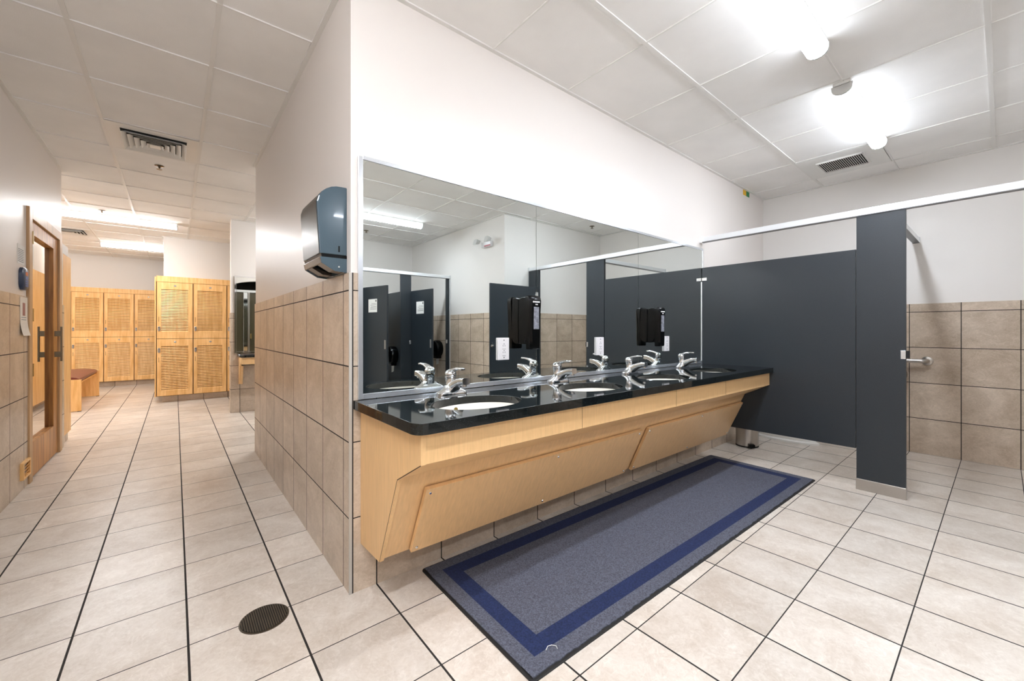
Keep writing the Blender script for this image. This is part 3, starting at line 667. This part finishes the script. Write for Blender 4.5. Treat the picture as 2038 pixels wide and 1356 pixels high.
# emergency light on the alcove wall
em = thing('emergency_light', 'white twin-head emergency light high on the wall, seen in the mirror', 'emergency light', (3.45, -1.02, 2.42), 0)
MB().box(-.05, -.001, -.10, .12, -.055, .02).build('housing', M['white_plastic'], em, bevel=.008)
MB().box(-.055, -.049, -.02, .12, -.05, -.03).build('red_strip', P('red_strip', '#b4676a', .4), em)
for y, sgn in ((-.14, -1), (.13, 1)):
    MB().loft([[(-.06 + q[1] * .4, y + q[0], .03 + q[1]) for q in rrect(.05, .05, .01)], [(-.13 + q[1] * .3, y + q[0] + sgn * .0, .03 + q[1]) for q in rrect(.085, .085, .02)]]).build('lamp_head', M['lens_off'], em, smooth=True)
# small tags near the ceiling on the mirror wall
tg = tag(MB().box(4.90, 4.985, YM - .0015, YM - .0002, 2.70, 2.762).build('exit_tag', M['yellow']), 'tiny yellow tag on the wall just under the ceiling above the stall', 'tag')
tg = tag(MB().box(4.99, 5.075, YM - .0015, YM - .0002, 2.70, 2.762).build('exit_tag', M['green']), 'tiny green tag on the wall just under the ceiling above the stall', 'tag')

# ================================================================== CEILING FITTINGS
t = thing('air_grille', 'square slotted white air grille in the ceiling beside the far light', 'ceiling vent', (4.845, .957, CEIL))
MB().box(-.305, .305, -.297, .297, -.009, -.0065).build('face_plate', M['white_metal'], t)
MB().box(-.155, .155, -.165, .165, -.011, -.009).build('opening', M['vent_dark'], t)
m_ = MB()
for k in range(22):
    y = -.16 + .32 * k / 21; m_.hexa([(-.155, y - .0055, -.022), (.155, y - .0055, -.022), (.155, y - .001, -.022), (-.155, y - .001, -.022), (-.155, y + .001, -.0112), (.155, y + .001, -.0112), (.155, y + .0055, -.0112), (-.155, y + .0055, -.0112)])
m_.box(-.165, -.155, -.17, .17, -.022, -.009).box(.155, .165, -.17, .17, -.022, -.009).box(-.165, .165, -.175, -.165, -.022, -.009).box(-.165, .165, .165, .175, -.022, -.009)
m_.build('slats', M['white_metal'], t)
def diffuser(loc, label):
    t = thing('air_diffuser', label, 'ceiling vent', loc, 0, 'louvred square ceiling diffusers')
    MB().box(-.285, .285, -.292, .292, -.009, -.0065).build('face_plate', M['white_metal'], t)
    MB().box(-.205, .205, -.205, .205, -.0105, -.009).build('opening', M['vent_dark'], t)
    m_ = MB()
    for k in range(5):
        r0 = .205 - k * .038; r1 = r0 - .030
        z0, z1 = -.012, -.034 - .0
        for sx, sy in ((1, 0), (-1, 0), (0, 1), (0, -1)):
            def c(r, s, z): return (sx * r - sy * s, sy * r + sx * s, z)
            m_.hexa([c(r0, -r0, z1), c(r0, r0, z1), c(r0 - .002, r0 - .002, z1), c(r0 - .002, -r0 + .002, z1),
                     c(r1, -r1, z0), c(r1, r1, z0), c(r1 - .002, r1 - .002, z0), c(r1 - .002, -r1 + .002, z0)])
    m_.box(-.035, .035, -.035, .035, -.034, -.030)
    m_.build('louvres', M['white_metal'], t)
    return t
df = diffuser((-.128, 4.592, CEIL), 'louvred square ceiling diffuser over the near hall')
dup(df, (-1.32, 9.46, CEIL), label='louvred square ceiling diffuser in the locker room, partly behind the hall wall')
def sprinkler(loc, label):
    t = thing('sprinkler_head', label, 'sprinkler', loc, 0)
    MB().lathe([(.038, -.002), (.036, -.006), (.018, -.010)], n=20).build('escutcheon', M['handle'], t, smooth=True)
    m_ = MB().lathe([(.010, -.006), (.010, -.02), (.006, -.022), (.006, -.034), (.022, -.035), (.022, -.037)], n=14); m_.build('nozzle', M['handle'], t, smooth=True)
    return t
s0 = sprinkler((-.117, 5.19, CEIL), 'small bronze sprinkler head just beyond the near hall diffuser')
dup(s0, (-.745, 7.60, CEIL), label='small sprinkler head washed out in front of the nearest locker-room light')
dup(s0, (2.335, -2.76, CEIL), label='sprinkler head near the left mirror edge, above the rear stalls')
dup(s0, (4.88, -.30, CEIL), label='sprinkler head above the accessible stall, seen near the top of the mirror')

# ================================================================== FLOOR THINGS
rg = thing('floor_mat', 'long grey floor mat with a navy border stripe in front of the vanity', 'mat', (2.392, 1.372, 0), math.radians(-1.15))
hx, hy = 1.475, .412
rnd = random.Random(5)
MB().loft([[(p[0], p[1], z) for p in rrect(2 * hx - ins, 2 * hy - ins, .02)] for z, ins in ((.0003, 0), (.004, 0), (.0055, .006))]).build('rubber_backing', M['rubber'], rg)
def ring(o, i, z0, z1):
    m_ = MB(); (a, b_), (c, d_) = o, i
    m_.box(-a, a, -b_, -d_, z0, z1).box(-a, a, d_, b_, z0, z1).box(-a, -c, -d_, d_, z0, z1).box(c, a, -d_, d_, z0, z1); return m_
# outer pile strip with a slightly ragged edge
m_ = MB(); o_, i_ = (hx - .012, hy - .012), (hx - .075, hy - .075)
def ragged(a, b, fixed, out, n, ax):
    P0 = []; 
    for k in range(n + 1):
        tt = a + (b - a) * k / n; off = rnd.uniform(-.003, .003) if 0 < k < n else 0
        P0.append((tt, out + off))
    return P0
for sgn in (-1, 1):
    e = ragged(-o_[0], o_[0], 0, sgn * o_[1], 160, 0)
    rows = [[(x, y, z) for x, y in e] for z in (.005, .0095)]
    inner = [(x, sgn * i_[1]) for x, _ in e]
    m_.loft([[(x, y, .005) for x, y in e], [(x, y, .0095) for x, y in e], [(x, y, .0095) for x, y in inner], [(x, y, .005) for x, y in inner]], cap=False, closed=False)
    m_.box(*sorted((sgn * i_[0], sgn * o_[0])), -i_[1], i_[1], .005, .0095)
m_.build('outer_pile', M['rug_grey'], rg)
ring(i_, (hx - .150, hy - .150), .005, .0095).build('border_stripe', M['rug_blue'], rg)
MB().box(-hx + .150, hx - .150, -hy + .150, hy - .150, .005, .0095).build('inner_pile', M['rug_grey'], rg)
tag(MB().tube([(1.035, 1.056, .0125), (1.052, 1.064, .0135), (1.068, 1.060, .0125), (1.078, 1.046, .0125), (1.072, 1.034, .0125)], .0012, 6).build('thread', M['paper'], smooth=True), 'tiny curl of white thread on the navy stripe at the near corner of the mat', 'thread')
dn = thing('floor_drain', 'round tarnished drain cover set in the hall floor tiles', 'drain', (.280, 1.915, 0))
MB().lathe([(.088, .0002), (.088, .002), (.084, .003)], n=48).build('rim', M['drain'], dn, smooth=True)
m_ = MB()
for k in range(21):
    x = -.078 + .156 * k / 20; hw = math.sqrt(max(.0, .082 ** 2 - x * x)); m_.box(x - .0019, x + .0019, -hw, hw, .003, .0048)
m_.build('grate', M['drain'], dn)
MB().lathe([(.083, .0030), (.083, .0034)], n=48).build('slots', M['drain_dark'], dn)

# ================================================================== HALL WALL THINGS
def paper_sheet(name, y0, y1, z0, z1, mat, label, lines, curl=0, x=XL):
    t = thing(name, label, 'notice', (x + .0006, (y0 + y1) / 2, (z0 + z1) / 2))
    hy_, hz = (y1 - y0) / 2, (z1 - z0) / 2
    n = 10; a = []; b_ = []
    for k in range(n + 1):
        u = k / n; z = hz - 2 * hz * u; off = curl * max(0, u - .55) ** 2 * 4
        a.append((off, z))
    prof_ = [(p[0], p[1]) for p in a] + [(p[0] + .0008, p[1]) for p in reversed(a)]
    MB().prism(prof_, 'y', -hy_, hy_).build('sheet', mat, t)
    m_ = MB()
    for (ya, yb, za, zb) in lines: m_.box(.0008, .0016, -hy_ + 2 * hy_ * ya, -hy_ + 2 * hy_ * yb, hz - 2 * hz * zb, hz - 2 * hz * za)
    return t, m_
t, m_ = paper_sheet('notice_sheet', 4.508, 4.690, 1.66, 1.80, M['paper'], 'small white notice above the navy keypad on the hall wall', [(.1, .85, .22 + .09 * k, .25 + .09 * k) for k in range(8)])
m_.build('printed_lines', M['ink_grey'], t)
t, m_ = paper_sheet('notice_sheet', 4.535, 4.725, 1.135, 1.42, M['cream_paper'], 'long curling cream notice taped on the tiles beside the wooden door', [(.15, .8, .52 + .06 * k, .535 + .06 * k) for k in range(3)], curl=.02, x=XL + T)
m_.build('printed_lines', M['ink_grey'], t)
MB().box(.0009, .0017, -.035, .03, .005, .10).build('red_heading', M['ink_red'], t)
kp = thing('keypad', 'navy oval keypad reader on the hall wall beside the door', 'keypad', (XL, 4.615, 1.555))
MB().loft([[(x_, p[0], p[1]) for p in rrect(.15 - ins, .165 - ins, .05, 6)] for x_, ins in ((.0005, 0), (.018, 0), (.026, .02))]).build('case', M['navy_plastic'], kp, smooth=True)
MB().box(.026, .0268, -.03, .03, .025, .05).build('logo_panel', M['orange'], kp)
m_ = MB().box(.026, .0268, -.03, .03, -.005, .015)
for r in range(3):
    for c_ in range(3): m_.box(.026, .0268, -.032 + c_ * .023, -.014 + c_ * .023, -.058 + r * .017, -.046 + r * .017)
m_.build('keys', M['pale_blue'], kp)
wv = thing('wall_vent', 'small wooden louvred vent low on the tiled hall wall', 'vent', (XL + T, 4.632, .145))
m_ = MB().box(0, .018, -.10, -.078, -.062, .062).box(0, .018, .078, .10, -.062, .062).box(0, .018, -.078, .078, .048, .062).box(0, .018, -.078, .078, -.062, -.048); m_.build('frame', M['locker'], wv)
m_ = MB()
for k in range(4):
    z = -.040 + k * .024; m_.hexa([(.001, -.078, z), (.001, .078, z), (.005, .078, z), (.005, -.078, z), (.012, -.078, z + .016), (.012, .078, z + .016), (.016, .078, z + .016), (.016, -.078, z + .016)])
m_.build('louvres', M['locker'], wv)
t, m_ = paper_sheet('notice_sheet', 4.94, 5.08, 1.70, 1.90, M['paper'], 'white notice taped inside the glass at the top of the wooden door', [(.2, .5, .15 + .2 * k, .25 + .2 * k) for k in range(4)], x=XL - .026)
m_.build('printed_lines', M['ink_grey'], t)

# ================================================================== LOCKERS
LW = .4665
def make_locker(loc, label, group, depth=.27):
    t = thing('locker_unit', label, 'locker', loc, 0, group)
    MB().box(.003, LW - .003, .022, depth, .104, 2.060).build('carcass', M['locker'], t)
    box('top_rail', (0.0, LW, 0, .0215, 1.970, 2.064), M['locker'], t, bevel=.001)
    def door(z0, z1, up):
        g_ = .006; x0, x1 = g_, LW - g_; l0, l1 = .058, .402
        a, b_ = (z0 + .115, z1 - .115) if up else (z0 + .085, z1 - .120)
        m_ = MB(); m_.box(x0, l0, 0, .020, z0, z1).box(l1, x1, 0, .020, z0, z1).box(l0, l1, 0, .020, z0, a).box(l0, l1, 0, .020, b_, z1)
        n = 27; ph = (b_ - a) / n
        for k in range(n):
            z = a + k * ph
            m_.hexa([(l0, .003, z), (l1, .003, z), (l1, .007, z), (l0, .007, z), (l0, .012, z + ph * .74), (l1, .012, z + ph * .74), (l1, .016, z + ph * .74), (l0, .016, z + ph * .74)])
        d_ = m_.build('door', M['locker'], t)
        zl = z0 + .160 if up else z1 - .185
        lk = MB().loft([[(p[0] + .031, y_, p[1] + zl) for p in rrect(.032 - i_ * 2, .076 - i_ * 2, .014)] for y_, i_ in ((0, 0), (-.008, 0), (-.011, .003))]); lk.build('lock', M['plate'], d_, smooth=True)
        MB().lathe([(.007, -.0115), (.007, -.0125)], c=(.031, 0, zl + .018), axis='y', n=12).build('lock_cam', M['ink'], d_)
        zs = zl + .155 if up else zl - .155
        MB().box(.0265, .0315, -.0008, .001, zs - .04, zs + .04).build('key_slot', M['locker_gap'], d_)
        MB().lathe([(.017, -.0005), (.017, -.003), (.015, -.004)], c=((x0 + x1) / 2, 0, z1 - .052), axis='y', n=18, sy=.8).build('number_tag', M['plate'], d_)
        return d_
    door(1.046, 1.964, True); door(.112, 1.040, False)
    MB().box(.0, LW, .0215, .0235, .104, 1.966).build('gap_shade_sheet', M['locker_gap'], t)  # dark sheet: shade in door gaps and between slats, put in as colour
    return t
LYR, LYF = 8.70, 11.95
lk0 = make_locker((-.232, LYR, 0), 'two-door louvred maple locker, left one of the nearer block', 'nearer louvred lockers')
dup(lk0, (-.232 + LW, LYR, 0), label='two-door louvred maple locker, middle one of the nearer block')
dup(lk0, (-.232 + 2 * LW, LYR, 0), label='two-door louvred maple locker of the nearer block, cut off by the white pillar')
dup(lk0, (-.232 + 3 * LW, LYR, 0), label='two-door louvred locker of the nearer block hidden behind the pillar')
fx = -1.613 - LW
names = ['far-wall louvred locker hidden left of the wood panel', 'far-wall louvred locker above and behind the burgundy bench', 'far-wall louvred locker, middle of the three in view', 'far-wall louvred locker partly behind the nearer block', 'far-wall louvred locker hidden behind the nearer block', ]
for k in range(5): dup(lk0, (fx + k * LW, LYF, 0), label='two-door ' + names[k], group='louvred lockers on the far wall')
ep = tag(box('locker_end_panel', (-.254, -.236, LYR - .004, 11.15, .104, 2.045), M['locker'], bevel=.001), 'tall narrow wooden end panel of the nearer locker block', 'panel')
trim(MB().box(-.15, 1.64, LYR + .075, LYR + .085, 0, .104), M['tile_xz'])
trim(MB().box(-.160, -.150, LYR + .075, 11.1, 0, .104), M['tile_yz'])
trim(MB().box(-2.1, .3, LYF + .075, LYF + .085, 0, .104), M['tile_xz'])
# locker block whose side is seen past the hall wall
lb = thing('locker_block', 'tall plain wooden locker side panel standing just past the hall wall end', 'locker', (0, 0, 0))
box('side_panel', (XL - .022, XL - .001, 6.06, 6.47, .095, 1.955), M['locker'], lb, bevel=.001)
box('carcass', (-2.6, XL - .0225, 6.08, 6.465, .095, 1.95), M['locker'], lb)
w = MB().box(-2.6, XL, 5.98, 6.31, 1.956, 2.05)
w.box(-2.6, XL - .001, 5.98, 6.058, 0, 1.956)
struct('wall_stub', w, M['paint'])
trim(MB().box(XL - .001, XL + T, 5.98, 6.055, 0, TOP_T), M['tile_yz'])
trim(MB().box(XL - .03, XL - .02, 6.08, 6.44, 0, .095), M['tile_yz'])
# bench
bc = thing('bench', 'low maple bench with a rounded burgundy vinyl cushion below the far lockers', 'bench', (0, 0, 0))
for y in (8.535, 10.34): MB().box(-1.62, -1.050, y, y + .04, .008, .462).build('end_panel', M['locker'], bc, bevel=.002)
cpts = []
for k in range(20):
    a = 2 * PI * k / 20; cpts.append((-1.33 + .262 * math.copysign(abs(math.cos(a)) ** .75, math.cos(a)), .452 + .052 * math.copysign(abs(math.sin(a)) ** .8, math.sin(a))))
cpts = [(x, max(z, .415)) for x, z in cpts]
MB().prism(cpts, 'y', 8.577, 10.338).build('cushion', M['leather'], bc, smooth=True)
MB().box(-1.575, -1.085, 8.577, 10.338, .395, .416).build('seat_board', M['locker'], bc)
for x, y in ((-1.60, 8.54), (-1.07, 8.54), (-1.60, 10.345), (-1.07, 10.345)): MB().box(x - .02, x + .02, y, y + .03, 0, .010).build('foot', M['rubber'], bc)

# ================================================================== SMALL VANITY IN THE PASSAGE
YQ = YP - T
tag(MB().prism([(x_, y_) for x_, y_ in [(.685, YQ - .05), (.70, YQ - .20), (.74, YQ - .245), (2.3, YQ - .245), (2.3, YQ - .001), (.685, YQ - .001)]], 'z', .795, .835).build('countertop', M['granite'], bevel=.01, seg=3), 'small black granite shelf under the passage mirror, beyond the side wall', 'countertop')
br = thing('shelf_bracket', 'maple bracket and apron under the small black passage shelf', 'bracket', (0, 0, 0))
MB().prism([(YQ - .0005, .41), (YQ - .04, .41), (YQ - .14, .68), (YQ - .225, .71), (YQ - .225, .794), (YQ - .0005, .794)], 'x', .702, .722).build('side_panel', M['maple'], br, bevel=.001)
MB().box(.722, 2.28, YQ - .225, YQ - .205, .70, .794).build('apron', M['maple'], br, bevel=.001)
MB().prism([(YQ - .05, .41), (YQ - .068, .41), (YQ - .155, .675), (YQ - .14, .68)], 'x', .722, .745).build('brace', M['maple'], br)
pm = thing('wall_mirror', 'passage mirror in a chrome frame reflecting the shower doors', 'mirror', (0, YQ, 0))
box('mirror_pane', (.672, 2.3, -.012, -.002, .872, 1.945), M['mirror'], pm)
m_ = MB().box(.652, .676, -.020, -.0005, .85, 1.96).box(.676, 2.3, -.016, -.0005, 1.943, 1.96).box(.676, 2.3, -.018, -.0005, .848, .874); m_.build('mirror_frame', M['chrome'], pm, bevel=.002)
# shower enclosure on the far face of the centre block (seen in that mirror)
sh = thing('shower_enclosure', 'bronze glass shower doors with chrome frame, seen in the passage mirror', 'shower door', (0, YE - .05, 0))
m_ = MB().box(.84, 1.90, -.03, .03, 1.92, 1.97).box(.84, 1.90, -.03, .03, .0, .09).box(1.02, 1.09, -.035, .035, .09, 1.92).box(.84, .865, -.03, .03, .09, 1.92).box(1.875, 1.90, -.03, .03, .09, 1.92)
m_.build('chrome_frame', M['chrome'], sh, bevel=.004)
box('glass_panel', (.866, 1.019, -.004, .004, .091, 1.919), M['shower_glass'], sh); box('glass_panel', (1.10, 1.874, -.004, .004, .091, 1.919), M['shower_glass'], sh)
m_ = MB().box(1.095, 1.125, .02, .045, .09, 1.92); m_.build('door_stile', M['steel'], sh, bevel=.004)
MB().box(1.13, 1.15, .02, .07, 1.02, 1.12).build('door_pull', M['hinge_brass'], sh)
